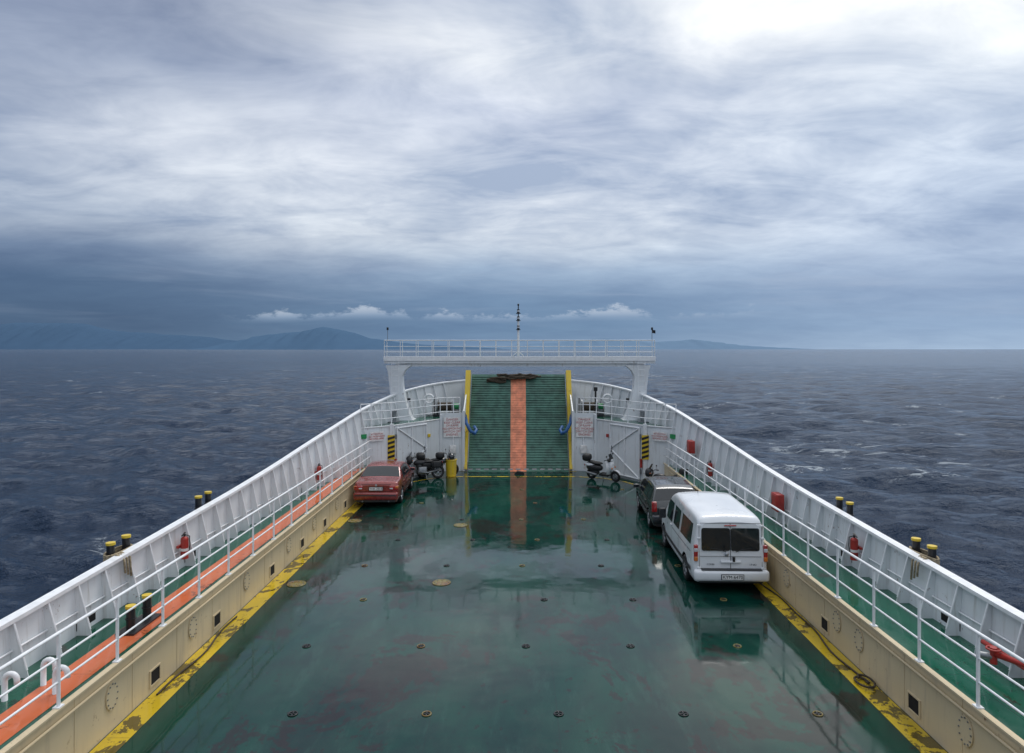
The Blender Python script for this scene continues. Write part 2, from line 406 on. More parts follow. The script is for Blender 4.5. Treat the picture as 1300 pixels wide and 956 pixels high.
for iy,yy in enumerate(np.arange(8.8,32,2.6)):
    for xx in (-4.3,-2.0,0.15,2.3,4.5):
        if random.random()<0.12: continue
        xj=xx+random.uniform(-.05,.05)+(0.5 if iy%2 else 0)
        tp.torus((xj,yy,0.008),0.075,0.013,'yellowd' if random.random()<0.4 else 'blackp','z',14,5)
        tp.box((xj,yy,0.008),(0.13,0.022,0.016),'blackp'); tp.box((xj,yy,0.008),(0.022,0.13,0.016),'blackp')
for (xx,yy) in ((-2.0,17.8),(-5.75,17.7),(-5.8,24.2),(-2.0,23.6)):
    vs=[(xx+0.22*math.cos(a),yy+0.22*math.sin(a),0.012) for a in np.linspace(0,2*math.pi,29)[:-1]]
    tp.add(vs,[list(range(28))],'yellowd'); tp.torus((xx,yy,0.008),0.23,0.014,'yellowd','z',28,5)
    for a in range(8): tp.tube((xx+0.18*math.cos(a*.785),yy+0.18*math.sin(a*.785),0.01),(xx+0.18*math.cos(a*.785),yy+0.18*math.sin(a*.785),0.028),0.016,'steel',6)
tp.obj('deck_fittings',ferry_deck)

pd=[-8,3,10,15,19,22,25,28,30,31,34,36.5,38.2]; pX=[7.9,7.9,7.9,7.9,7.87,7.8,7.65,7.35,7.02,6.8,5.9,4.5,2.95]; pZ=[1.85,1.85,1.87,2.02,2.17,2.36,2.66,3.02,3.35,3.5,3.95,4.25,4.35]
ps=np.linspace(-8,38.2,700)
def smooth(a,n=31):
    q=np.pad(a,(n,n),'reflect',reflect_type='odd'); return np.convolve(q,np.ones(n)/n,'same')[n:-n]
SX=smooth(np.interp(ps,pd,pX)); SZ=smooth(np.interp(ps,pd,pZ))
bX=lambda D:float(np.interp(D,ps,SX)); bZ=lambda D:float(np.interp(D,ps,SZ))
fl=lambda D:float(np.interp(D,[0,20,30,36,40],[0.05,0.06,0.13,0.18,0.18]))
Xin=lambda D,z:bX(D)-fl(D)*(bZ(D)-z)
Ds=list(np.linspace(-8,28,60))+list(np.linspace(28.4,38.2,50))
for s_,side in ((-1,'port'),(1,'starboard')):
    e=empty('bulwark'); mb=MB()
    inner=[];outer=[]
    for D in Ds:
        zt=bZ(D)
        inner.append([(s_*Xin(D,0.9+(zt-0.9)*q),D,0.9+(zt-0.9)*q) for q in np.linspace(0,1,5)])
        xw=bX(D)-fl(D)*(zt-SEA)*1.2
        outer.append([(s_*(bX(D)+0.03),D,zt),(s_*(Xin(D,1.0)+0.03),D,1.0),(s_*(max(xw,0.5)+0.03),D,SEA-1.5)])
    mb.grid(inner,'white'); mb.grid(outer,'white')
    capL=[]
    for i,D in enumerate(Ds):
        a=Ds[max(i-1,0)]; b=Ds[min(i+1,len(Ds)-1)]
        tx=bX(b)-bX(a); ty=b-a; l=math.hypot(tx,ty); nx,ny=ty/l,-tx/l
        X_,Z_=bX(D),bZ(D); o1,o2=-0.10,0.09
        capL.append([(s_*(X_+nx*o1),D+ny*o1,Z_-0.03),(s_*(X_+nx*o1),D+ny*o1,Z_+0.035),(s_*(X_+nx*o2),D+ny*o2,Z_+0.035),(s_*(X_+nx*o2),D+ny*o2,Z_-0.03),(s_*(X_+nx*o1),D+ny*o1,Z_-0.03)])
    mb.grid(capL,'rail',False)
    mb.obj('plating',e)
    rb=MB(); D=2.0
    while D<37.4:
        a,b=D-0.05,D+0.05; tx=bX(b)-bX(a); ty=b-a; l=math.hypot(tx,ty); nx,ny=-ty/l,tx/l
        z0=WZ if D<30.3 else PZ; zt=bZ(D)-0.03
        dep=0.26 if D<30 else 0.2
        p0=(s_*Xin(D,z0),D,z0); p3=(s_*Xin(D,zt),D,zt)
        p1=(p0[0]+s_*nx*dep,D+ny*dep,z0); p1b=(p0[0]+s_*nx*dep*0.9,D+ny*dep*.9,z0+0.12); p2=(p3[0]+s_*nx*0.075,D+ny*0.075,zt)
        rb.prism([p0,p1,p1b,p2,p3],(s_*ny*-0.016 if D>30 else 0,0.016,0),'white')
        rb.tube(p1b,p2,0.018,'rail',6)
        D+=0.78 if D<30 else 0.62
    rb.path([(s_*(Xin(D,WZ+.42)-0.03),D,WZ+.42) for D in np.linspace(2,29.8,50)],0.018,'rail')
    for D in np.arange(8.5,28,3.9):
        rb.box((s_*(Xin(D,WZ+.16)-0.006),D,WZ+0.16),(0.006,0.55,0.16),'dark')
    rb.obj('stiffeners',e)
    e=empty('side_wall'); mb=MB()
    mb.grid([[(s_*DW,yy,zz) for zz in (-0.05,0.5,WZ)] for yy in np.linspace(-6,30.6,40)],'beige',False)
    mb.box((s_*(DW+0.01),12.3,WZ+0.008),(0.10,36.6,0.03),'beige')
    for D in ([12.2,14.7,18.0,20.5,22.9,25.6] if s_<0 else [11.2,14.45,18.3,21.5,25.0]):
        mb.box((s_*(DW-0.004),D,0.27),(0.012,0.30,0.24),'dark')
        for dz in (-.135,.135): mb.box((s_*(DW-0.01),D,0.27+dz),(0.024,0.36,0.025),'beige')
        for dy in (-.165,.165): mb.box((s_*(DW-0.01),D+dy,0.27),(0.024,0.03,0.24),'beige')
    for D in ([10.9,13.6,16.3,19.3,21.7,24.4,27.0] if s_<0 else [9.9,13.0,13.9,16.5,19.8,23.4]):
        ov=[(s_*(DW-0.004),D+0.16*math.cos(a),0.56+0.22*math.sin(a)) for a in np.linspace(0,2*math.pi,25)[:-1]]
        mb.prism(ov,(s_*-0.018,0,0),'beige')
        for a in np.linspace(0,2*math.pi,13)[:-1]:
            cx=(s_*(DW-0.020),D+0.135*math.cos(a),0.56+0.19*math.sin(a)); mb.tube(cx,(cx[0]-s_*0.014,cx[1],cx[2]),0.013,'steel',6)
    for D in np.arange(7,30,1.5):
        mb.box((s_*(DW-0.004),D,0.5),(0.006,0.02,0.98),'beige')
    mb.path([(s_*(DW-0.05),D,0.86) for D in (2,29.5)],0.022,'beige')
    mb.obj('plating',e)
    e=empty('side_walkway'); mb=MB()
    mb.grid([[(s_*(DW+(Xin(yy,WZ)-DW+0.03)*q),yy,WZ) for q in (0,.5,1)] for yy in np.linspace(-6,30.8,50)],'walk',False)
    if s_<0:
        mb.grid([[(s_*min(xx,Xin(yy,WZ)-0.05),yy,WZ+0.004) for xx in (6.66,7.22)] for yy in np.linspace(-6,29.6,40)],'orange',False)
    mb.obj('floor',e)
    e=empty('railing'); mb=MB(); Xr=DW+0.02
    zs=[WZ+1.07,WZ+0.72,WZ+0.38]
    for i,zz in enumerate(zs): mb.path([(s_*Xr,D,zz) for D in np.linspace(3,29.6,30)],0.026 if i==0 else 0.017,'rail',8)
    D=4.0
    while D<29.7:
        mb.tube((s_*Xr,D,WZ+0.02),(s_*Xr,D,zs[0]),0.026,'rail',8); mb.box((s_*Xr,D,WZ+0.03),(0.1,0.12,0.02),'rail'); D+=1.42
    for zz in zs: mb.path([(s_*Xr,29.5,zz),(s_*(Xr),29.95,zz+0.0),(s_*(Xr-.05),30.2,zz-0.03)],0.02,'rail',8)
    mb.obj('rails_and_posts',e)

def bollard_pair(x,y,zb,h=0.62,r=0.095,rope=False):
    e=empty('mooring_bollard',(x,y,zb)); mb=MB()
    mb.box((0,0,0.02),(0.34,0.95,0.04),'blackp')
    for dy in (-0.27,0.27):
        mb.tube((0,dy,0.03),(0,dy,h),r,'blackp',18); mb.tube((0,dy,h+0.002),(0,dy,h+0.05),r+0.014,'yellowb',18); mb.tube((0,dy,h*0.55),(0,dy,h*0.58),r+0.02,'blackp',18)
    mb.obj('posts',e,0.004)
    if rope:
        mb=MB(); pts=[]
        for i in range(120):
            a=i*0.42; pts.append((0.14*math.sin(a),0.43*math.cos(a),h*0.42+0.0013*i+0.01*math.sin(i)))
        mb.path(pts,0.022,'ropel')
        sg=1 if x<0 else -1
        for j in range(3):
            mb.path([(0,-0.3+0.06*j,h*0.5),(sg*0.2,-0.4+0.08*j,h*0.72),(sg*0.36,-0.42+0.1*j,h*0.55),(sg*0.40,-0.45+0.1*j,h*0.1-0.06*j)],0.022,'ropel')
        mb.obj('rope_turns',e)
for s_ in (-1,1):
    DD=((13.9,True),(17.6,False)) if s_<0 else ((13.7,True),(17.0,False))
    for D,rp in DD:
        zt=bZ(D); bollard_pair(s_*(bX(D)+0.24),D,zt-0.36,0.56,0.075,rp)
    mb=MB()
    for D,_ in DD:
        zt=bZ(D); mb.box((s_*(bX(D)+0.25),D,zt-0.40),(0.42,1.2,0.07),'white'); mb.prism([(s_*(bX(D)+0.04),D-.5,zt-.44),(s_*(bX(D)+0.44),D-.5,zt-.44),(s_*(bX(D)+0.04),D-.5,zt-.95)],(0,1.0,0),'white')
    mb.obj('bollard_platform')
bollard_pair(-7.0,12.6,WZ,0.42,0.075)

def extinguisher(x,y,z,s_):
    e=empty('fire_extinguisher',(x,y,z)); mb=MB()
    mb.tube((0,0,0.02),(0,0,0.46),0.085,'red',16); mb.ell((0,0,0.46),(0.085,0.085,0.07),'red'); mb.tube((0,0,0.5),(0,0,0.58),0.025,'blackp'); mb.box((0,-0.05,0.59),(0.03,0.16,0.02),'blackp',(0.3,0,0))
    mb.path([(0,0.02,0.56),(s_*-0.1,0.03,0.53),(s_*-0.115,0.02,0.35),(s_*-0.1,0,0.15)],0.012,'black'); mb.tube((0,0,0.2),(0,0,0.26),0.0865,'signw',16)
    mb.box((s_*0.11,0,0.3),(0.06,0.22,0.05),'red'); mb.obj('cylinder_and_hose',e)
for s_,D in ((-1,15.4),(-1,24.9),(1,15.3),(1,25.6)):
    extinguisher(s_*(Xin(D,1.4)-0.16),D+0.35,WZ+0.25,s_)
def hosebox(x,y,z,s_):
    e=empty('fire_hose_box',(x,y,z)); mb=MB(); mb.rbox((0,0,0),(0.22,0.46,0.50),'red',0.02); mb.rbox((-s_*0.115,0,0),(0.02,0.38,0.42),'red',0.008); mb.box((-s_*0.13,0.14,0),(0.02,0.03,0.1),'steel'); mb.obj('cabinet',e)
hosebox(7.6,20.0,WZ+0.62,1); hosebox(6.98,27.6,WZ+1.15,1)
e=empty('fire_hydrant'); mb=MB()
mb.path([(7.62,9.2,WZ),(7.62,9.2,WZ+0.45),(7.55,9.35,WZ+0.55),(7.1,10.2,WZ+0.55)],0.045,'red',10); mb.path([(7.62,8.2,WZ+0.3),(7.62,11.2,WZ+0.3)],0.04,'red',10)
mb.torus((7.1,10.2,WZ+0.62),0.09,0.015,'red','z'); mb.tube((7.1,10.2,WZ+0.4),(7.1,10.2,WZ+0.64),0.05,'red'); mb.tube((6.95,10.35,WZ+0.48),(7.1,10.2,WZ+0.5),0.05,'steel'); mb.obj('pipework',e)
e=empty('vent_pipe'); mb=MB()
for (xx,yy) in ((-7.45,9.9),(-7.2,10.35),(-6.85,10.1)):
    mb.path([(xx,yy,WZ)]+[(xx+0.09-0.09*math.cos(a),yy,WZ+0.30+0.09*math.sin(a)) for a in np.linspace(0,math.pi,9)]+[(xx+0.18,yy,WZ+0.24)],0.04,'rail',10)
mb.obj('goosenecks',e)

# ------------------------------------------------------------ bow ramp
RB=Vector((0,34.15,0.04)); RT=Vector((0,37.05,4.72)); rv=(RT-RB); RL=rv.length; ru=rv.normalized(); rn=Vector((0,-ru.z,ru.y))
e=empty('bow_ramp')
def rp(x,s,h): q=RB+ru*s+rn*h; return (x,q.y,q.z)
mb=MB()
for x0,x1,k in ((-2.52,-0.40,'rampg'),(-0.40,0.40,'rampo'),(0.40,2.52,'rampg')):
    mb.grid([[rp(x0,s,0),rp(x1,s,0)] for s in np.linspace(0,RL,20)],k,False)
n=38
for i in range(n):
    s0=0.10+i*(RL-0.15)/n; wd=0.055
    for x0,x1,k,h in ((-2.50,-0.42,'rampg',0.045),(0.42,2.50,'rampg',0.045),(-0.38,0.38,'rampo',0.012)):
        a=[rp(x0,s0,0.001),rp(x0,s0+0.01,h),rp(x0,s0+wd,h),rp(x0,s0+wd+0.01,0.001)]
        mb.prism(a,(x1-x0,0,0),k)
mb.box((0,RT.y+0.1,2.2),(5.2,0.08,4.6),'dark',(-math.atan2(rv.y,rv.z),0,0))
mb.obj('ribbed_plate',e)
mb=MB()
for s_ in (-1,1):
    mb.prism([rp(s_*2.56,-0.02,0.0),rp(s_*2.56,-0.02,0.10),rp(s_*2.56,RL*.5,0.32),rp(s_*2.56,RL+.02,0.42),rp(s_*2.56,RL+.02,0.0)],(s_*0.05,0,0),'yellowb')
    mb.prism([rp(s_*2.56,RL*.35,0.27),rp(s_*2.56,RL*.35,0.31),rp(s_*2.56,RL,0.46),rp(s_*2.56,RL,0.42)],(s_*0.26,0,0),'yellowb')
    mb.prism([rp(s_*2.56,0,0.11),rp(s_*2.56,0,0.15),rp(s_*2.56,RL*.35,0.31),rp(s_*2.56,RL*.35,0.27)],(s_*0.14,0,0),'yellowb')
mb.obj('yellow_side_flanges',e)
mb=MB()
for s_ in (-1,1):
    mb.path([(s_*2.72,34.9,2.7),(s_*2.6,34.3,2.35),(s_*2.4,34.1,2.0),(s_*2.2,34.25,1.85),(s_*2.12,34.6,1.98),(s_*2.25,34.8,2.15)],0.085,'blue',10)
    mb.path([(s_*2.75,35.0,2.9),(s_*2.62,34.5,2.5)],0.03,'steel')
mb.obj('securing_hooks',e)
mb=MB(); mb.box((0,34.0,0.02),(5.0,0.34,0.03),'rampg'); mb.box((0,34.0,0.024),(0.8,0.346,0.03),'rampo')
for xx in np.linspace(-2.4,2.4,13): mb.tube((xx-.12,34.16,0.06),(xx+.12,34.16,0.06),0.05,'steel',10)
mb.obj('hinge',e)
e=empty('mooring_rope'); mb=MB()
for j in range(18):
    x0=random.uniform(-1.3,0.6); x1=x0+random.uniform(0.5,1.3); s0=RL-0.25+random.uniform(-0.10,0.12); h0=0.08+random.uniform(0,0.14)
    pts=[rp(min(x0+(x1-x0)*q,1.6),s0+0.04*math.sin(7*q+j),h0+0.03*math.sin(9*q+j*2)) for q in np.linspace(0,1,14)]
    mb.path(pts,0.05,'rope')
for j in range(6):
    pts=[rp(-1.7+0.8*q,RL-0.52+0.05*math.sin(5*q+j)+0.03*j,0.09+0.02*j) for q in np.linspace(0,1.3,12)]; mb.path(pts,0.045,'rope')
mb.obj('coils',e)

# ------------------------------------------------------------ bow bulkheads + forecastle
for s_ in (-1,1):
    e=empty('bow_bulkhead'); mb=MB()
    plan=[(7.15,29.85),(5.75,31.0),(3.85,34.0),(2.72,34.25)]
    def wall(a,b,z0,z1,k,th=0.05):
        dx,dy=b[0]-a[0],b[1]-a[1]; l=math.hypot(dx,dy); nx,ny=-dy/l*th,dx/l*th
        if ny<0: nx,ny=-nx,-ny
        mb.prism([(s_*a[0],a[1],z0),(s_*b[0],b[1],z0),(s_*b[0],b[1],z1),(s_*a[0],a[1],z1)],(s_*nx,ny,0),k)
    wall(plan[0],plan[1],0,PZ,'white'); wall(plan[1],plan[2],0,PZ+0.003,'white'); wall(plan[2],plan[3],0,PZ+0.3,'white')
    mb.prism([(s_*2.72,34.25,0),(s_*2.72,38.3,0),(s_*2.72,38.3,4.3),(s_*2.72,37.2,4.3),(s_*2.72,34.6,3.05),(s_*2.72,34.25,2.9)],(s_*0.06,0,0),'white')
    mb.box((s_*5.74,30.96,1.35),(0.16,0.16,2.7),'white'); mb.box((s_*3.84,33.95,1.42),(0.12,0.12,2.85),'white'); mb.box((s_*2.74,34.2,1.5),(0.12,0.14,3.0),'white')
    for a,b in ((plan[0],plan[1]),(plan[1],plan[2])): mb.path([(s_*a[0],a[1]-0.02,PZ+0.01),(s_*b[0],b[1]-0.02,PZ+0.01)],0.035,'rail')
    mb.obj('plating',e)
    a=Vector((s_*plan[1][0],plan[1][1],0)); b=Vector((s_*plan[2][0],plan[2][1],0)); u=(b-a).normalized(); nrm=Vector((-u.y,u.x,0)); 
    if nrm.y>0: nrm=-nrm
    g=lambda q,z,o=0.03:tuple(a+u*q+nrm*o+Vector((0,0,z)))
    mb=MB(); q0,q1,z0,z1=0.30,2.35,0.14,2.48
    mb.prism([g(q0,z0,0.012),g(q1,z0,0.012),g(q1,z1,0.012),g(q0,z1,0.012)],tuple(nrm*0.03),'white')
    for p_,r_ in (((q0,z0),(q1,z0)),((q1,z0),(q1,z1)),((q1,z1),(q0,z1)),((q0,z1),(q0,z0)),((q0,z1),(q1,(z0+z1)/2)),((q0,z0),(q1,(z0+z1)/2)),(((q0+q1)/2,z0),((q0+q1)/2,z1))):
        mb.tube(g(p_[0],p_[1],0.07),g(r_[0],r_[1],0.07),0.035,'rail',6)
    for zz in (0.5,2.1): mb.tube(g(q0-0.08,zz-0.1,0.07),g(q0-0.08,zz+0.1,0.07),0.04,'steel',8)
    mb.tube(g(q1-0.15,1.15,0.1),g(q1-0.15,1.45,0.1),0.02,'blackp',8)
    mb.obj('gate_leaf',e)
    mb=MB(); hx=s_*5.74; hw=0.15; yb=30.86
    mb.box((hx,yb,1.65),(0.32,0.02,1.1),'yellowb')
    for i in range(5):
        zz=1.13+i*0.21
        mb.prism([(hx-.158,yb-.014,zz),(hx+.158,yb-.014,zz+0.10),(hx+.158,yb-.014,min(zz+0.21,2.198)),(hx-.158,yb-.014,zz+0.11)],(0,-0.003,0),'blackp')
    mb.obj('hazard_stripes',e)
    mb=MB(); sx=s_*6.3; mb.box((sx,30.42,2.2),(0.66,0.02,0.42),'signw',(0,0,s_*-0.69)); mb.box((s_*6.78,29.98,2.25),(0.26,0.02,0.2),'green',(0,0,s_*-0.69)); mb.obj('sign_panels',e)
    text('sign_lettering','ATTENTION\nNO PASSENGERS\nBEYOND HERE',(sx-s_*0.013*0.6,30.42-0.014,2.2),0.105,'redtext',e,(math.pi/2,0,s_*-0.69))
    mb=MB(); mb.box((s_*3.3,34.06,2.2),(0.86,0.02,1.0),'signw',(0,0,s_*-0.22)); mb.obj('sign_panel',e)
    text('sign_lettering','DANGER\nKEEP CLEAR\nOF RAMP\nNO SMOKING\nSWITCH OFF\nENGINES',(s_*3.3,34.045,2.2),0.15,'redtext',e,(math.pi/2,0,s_*-0.22))
    mb=MB(); mb.rbox((s_*3.25,34.02,1.1),(0.3,0.12,0.4),'signw',0.02); mb.path([(s_*3.25,34.05,1.3),(s_*3.25,34.08,1.7)],0.015,'rail'); mb.rbox(g(2.55,1.9,0.08),(0.12,0.1,0.16),'yellowb' if s_<0 else 'red',0.01); mb.tube(g(0.14,0.7,0.1),g(0.14,1.1,0.1),0.06,'red',10)
    mb.obj('junction_box',e)
    e=empty('forecastle_deck'); mb=MB()
    outer=[(s_*(Xin(D,PZ)+0.02),D,PZ) for D in np.linspace(29.9,38.0,24)]
    inner=[(s_*(np.interp(q,[0,.3,.7,1],[7.1,5.78,3.88,2.78])),float(np.interp(q,[0,.3,.7,1],[29.9,31.03,34.03,38.0])),PZ) for q in np.linspace(0,1,24)]
    mb.grid([outer,inner],'walk',False); mb.obj('plating',e)
    e=empty('railing'); mb=MB(); line=[(s_*6.95,30.1),(s_*5.78,31.1),(s_*3.9,34.1),(s_*2.95,34.5)]
    for zz in (0.35,0.7,1.05): mb.path([(p[0],p[1],PZ+zz) for p in line],0.02,'rail',8)
    for i in range(3):
        for q in np.linspace(0,1,4)[:-1]:
            xx=line[i][0]+(line[i+1][0]-line[i][0])*q; yy=line[i][1]+(line[i+1][1]-line[i][1])*q; mb.tube((xx,yy,PZ),(xx,yy,PZ+1.05),0.022,'rail',8)
    mb.tube((s_*2.95,34.5,PZ),(s_*2.95,34.5,PZ+1.05),0.022,'rail',8); mb.obj('rails_and_posts',e)
    e=empty('mooring_winch',(s_*3.75,35.6,PZ)); mb=MB()
    mb.box((0,0,0.06),(1.3,0.8,0.1),'blackp'); mb.tube((-0.45,0,0.5),(0.3,0,0.5),0.22,'rope',16); 
    for xx in (-0.48,0.3): mb.tube((xx,0,0.5),(xx+0.05,0,0.5),0.38,'steel',20); mb.box((xx+0.1,0,0.28),(0.06,0.3,0.5),'steel')
    mb.tube((0.4,0,0.5),(0.65,0,0.5),0.17,'green',14); mb.rbox((0.55,0.1,0.35),(0.3,0.4,0.6),'steel',0.04); mb.path([(-0.6,-0.2,0.1),(-0.6,-0.25,1.0)],0.03,'blackp'); mb.obj('drum_and_motor',e)
    e2=empty('mooring_bollard',(s_*6.15,32.6,PZ)); mb=MB()
    for dx in (-0.22,0.22): mb.tube((dx,0,0),(dx,0,0.5),0.11,'steel',16); mb.tube((dx,0,0.5),(dx,0,0.54),0.14,'steel',16)
    mb.box((0,0,0.02),(0.9,0.36,0.04),'steel'); mb.obj('posts',e2)
    e=empty('fairlead',(s_*(Xin(35.6,PZ+.8)-0.25),35.4,PZ+0.9)); mb=MB(); mb.torus((0,0,0),0.22,0.06,'rail','y'); mb.box((0,0,-0.5),(0.3,0.1,0.6),'rail'); mb.obj('ring',e)
e=empty('vent_post',(3.95,34.9,PZ)); mb=MB(); mb.tube((0,0,0),(0,0,1.35),0.05,'blackp',10); mb.tube((0,0,1.35),(0,0,1.55),0.1,'blackp',12); mb.tube((0,0,0),(0,0,0.5),0.09,'blackp',10); mb.obj('post',e)

# ------------------------------------------------------------ gantry
e=empty('gantry'); GY=33.7; mb=MB()
mb.box((0.06,GY,5.47),(13.26,0.62,0.16),'white'); mb.box((0.06,GY-0.33,5.62),(13.3,0.05,0.22),'rail'); mb.box((0.06,GY+0.33,5.62),(13.3,0.05,0.22),'white')
mb.box((0.06,GY,5.60),(13.24,0.60,0.03),'walk'); mb.box((0.06,GY-0.1,5.32),(12.2,0.22,0.16),'white')
for xx in np.linspace(-5.6,5.6,15): mb.box((xx,GY,5.36),(0.03,0.56,0.08),'white')
mb.obj('cross_beam',e,0.006)
mb=MB()
for s_ in (-1,1):
    R_=[]
    for zz,cx,hx,hy in ((PZ,5.70,0.58,0.34),(PZ+0.25,5.74,0.47,0.32),(PZ+0.8,5.84,0.37,0.29),(4.2,5.95,0.32,0.27),(4.75,6.0,0.33,0.27),(5.05,5.95,0.42,0.28),(5.3,5.84,0.62,0.29)):
        cx+=0.03
        R_.append([(s_*(cx-hx),GY-hy,zz),(s_*(cx+hx),GY-hy,zz),(s_*(cx+hx),GY+hy,zz),(s_*(cx-hx),GY+hy,zz),(s_*(cx-hx),GY-hy,zz)])
    mb.grid(R_,'white',False)
    mb.box((s_*5.8,GY,PZ+0.02),(1.4,0.9,0.04),'white')
    for dx in (-0.17,0.17): mb.tube((s_*6.0+dx,GY-0.42,PZ),(s_*6.0+dx,GY-0.42,5.5),0.014,'rail',6)
    for zz in np.arange(PZ+.25,5.4,0.28): mb.tube((s_*6.0-.17,GY-0.42,zz),(s_*6.0+.17,GY-0.42,zz),0.010,'rail',6)
    mb.rbox((s_*5.35,GY-0.3,3.6),(0.14,0.2,0.2),'blackp',0.02)
mb.obj('legs',e)
mb=MB()
for yy in (GY-0.33,GY+0.33):
    for zz in (6.52,6.22,5.95): mb.tube((-6.55,yy,zz),(6.67,yy,zz),0.02 if zz>6.5 else 0.013,'rail',8)
    for xx in np.linspace(-6.55,6.67,18): mb.tube((xx,yy,5.6),(xx,yy,6.52),0.018,'rail',6)
for xx in (-6.55,6.67):
    for zz in (6.52,6.22): mb.tube((xx,GY-.33,zz),(xx,GY+.33,zz),0.018,'rail',8)
mb.obj('handrail',e)
mb=MB()
mb.tube((0,GY,5.6),(0,GY,7.5),0.07,'rail',10,0.05); mb.tube((0,GY,7.5),(0,GY,8.25),0.025,'blackp',8)
for zz in (7.05,7.5,7.85): mb.box((0,GY,zz),(0.22,0.22,0.03),'blackp'); mb.tube((0,GY-0.04,zz+0.02),(0,GY-0.04,zz+0.2),0.07,'blackp',12); mb.tube((0,GY-0.04,zz+0.08),(0,GY-0.04,zz+0.15),0.074,'lampw',12)
mb.tube((0,GY,6.0),(0.4,GY,5.6),0.02,'rail'); mb.tube((0,GY,6.0),(-0.4,GY,5.6),0.02,'rail')
mb.ell((0,GY,8.28),(0.05,0.05,0.06),'blackp'); mb.obj('mast',e)
mb=MB()
for xx in (-6.45,6.6):
    mb.tube((xx,GY,6.5),(xx,GY,7.15),0.014,'steel',6); mb.rbox((xx,GY,7.1),(0.09,0.09,0.13),'blackp',0.01)
mb.grid([[(6.6+0.28*a,GY+0.04*math.sin(6*a),7.05-0.16*b-0.05*a) for b in (0,1)] for a in np.linspace(0,0.6,8)],'blackp'); mb.obj('end_lights',e)

# ------------------------------------------------------------ vehicles
def wheel(mb,x,y,r,w_,side,rim='alloy'):
    x0,x1=x-w_/2,x+w_/2
    prof=[(r*0.66,x0),(r*0.93,x0),(r,x0+0.035),(r,x1-0.035),(r*0.93,x1),(r*0.66,x1)]
    n=32; vs=[(px_,y+rr*math.cos(2*math.pi*i/n),r+rr*math.sin(2*math.pi*i/n)) for i in range(n) for rr,px_ in prof]; k=len(prof)
    fs=[(i*k+j,i*k+j+1,((i+1)%n)*k+j+1,((i+1)%n)*k+j) for i in range(n) for j in range(k-1)]
    mb.add(vs,fs,'black',True)
    xo=x1-0.03 if side>0 else x0+0.03
    vs=[(xo,y+r*0.67*math.cos(2*math.pi*i/n),r+r*0.67*math.sin(2*math.pi*i/n)) for i in range(n)]
    mb.add(vs,[list(range(n))],'trim')
    for i in range(7):
        a=2*math.pi*i/7; xo2=xo+side*0.012
        mb.tube((xo2,y,r),(xo2,y+r*0.64*math.cos(a),r+r*0.64*math.sin(a)),0.03,rim,6,0.022)
    mb.torus((xo+side*0.01,y,r),r*0.64,0.018,rim,'x'); mb.tube((xo,y,r),(xo+side*0.035,y,r),0.06,rim,12)

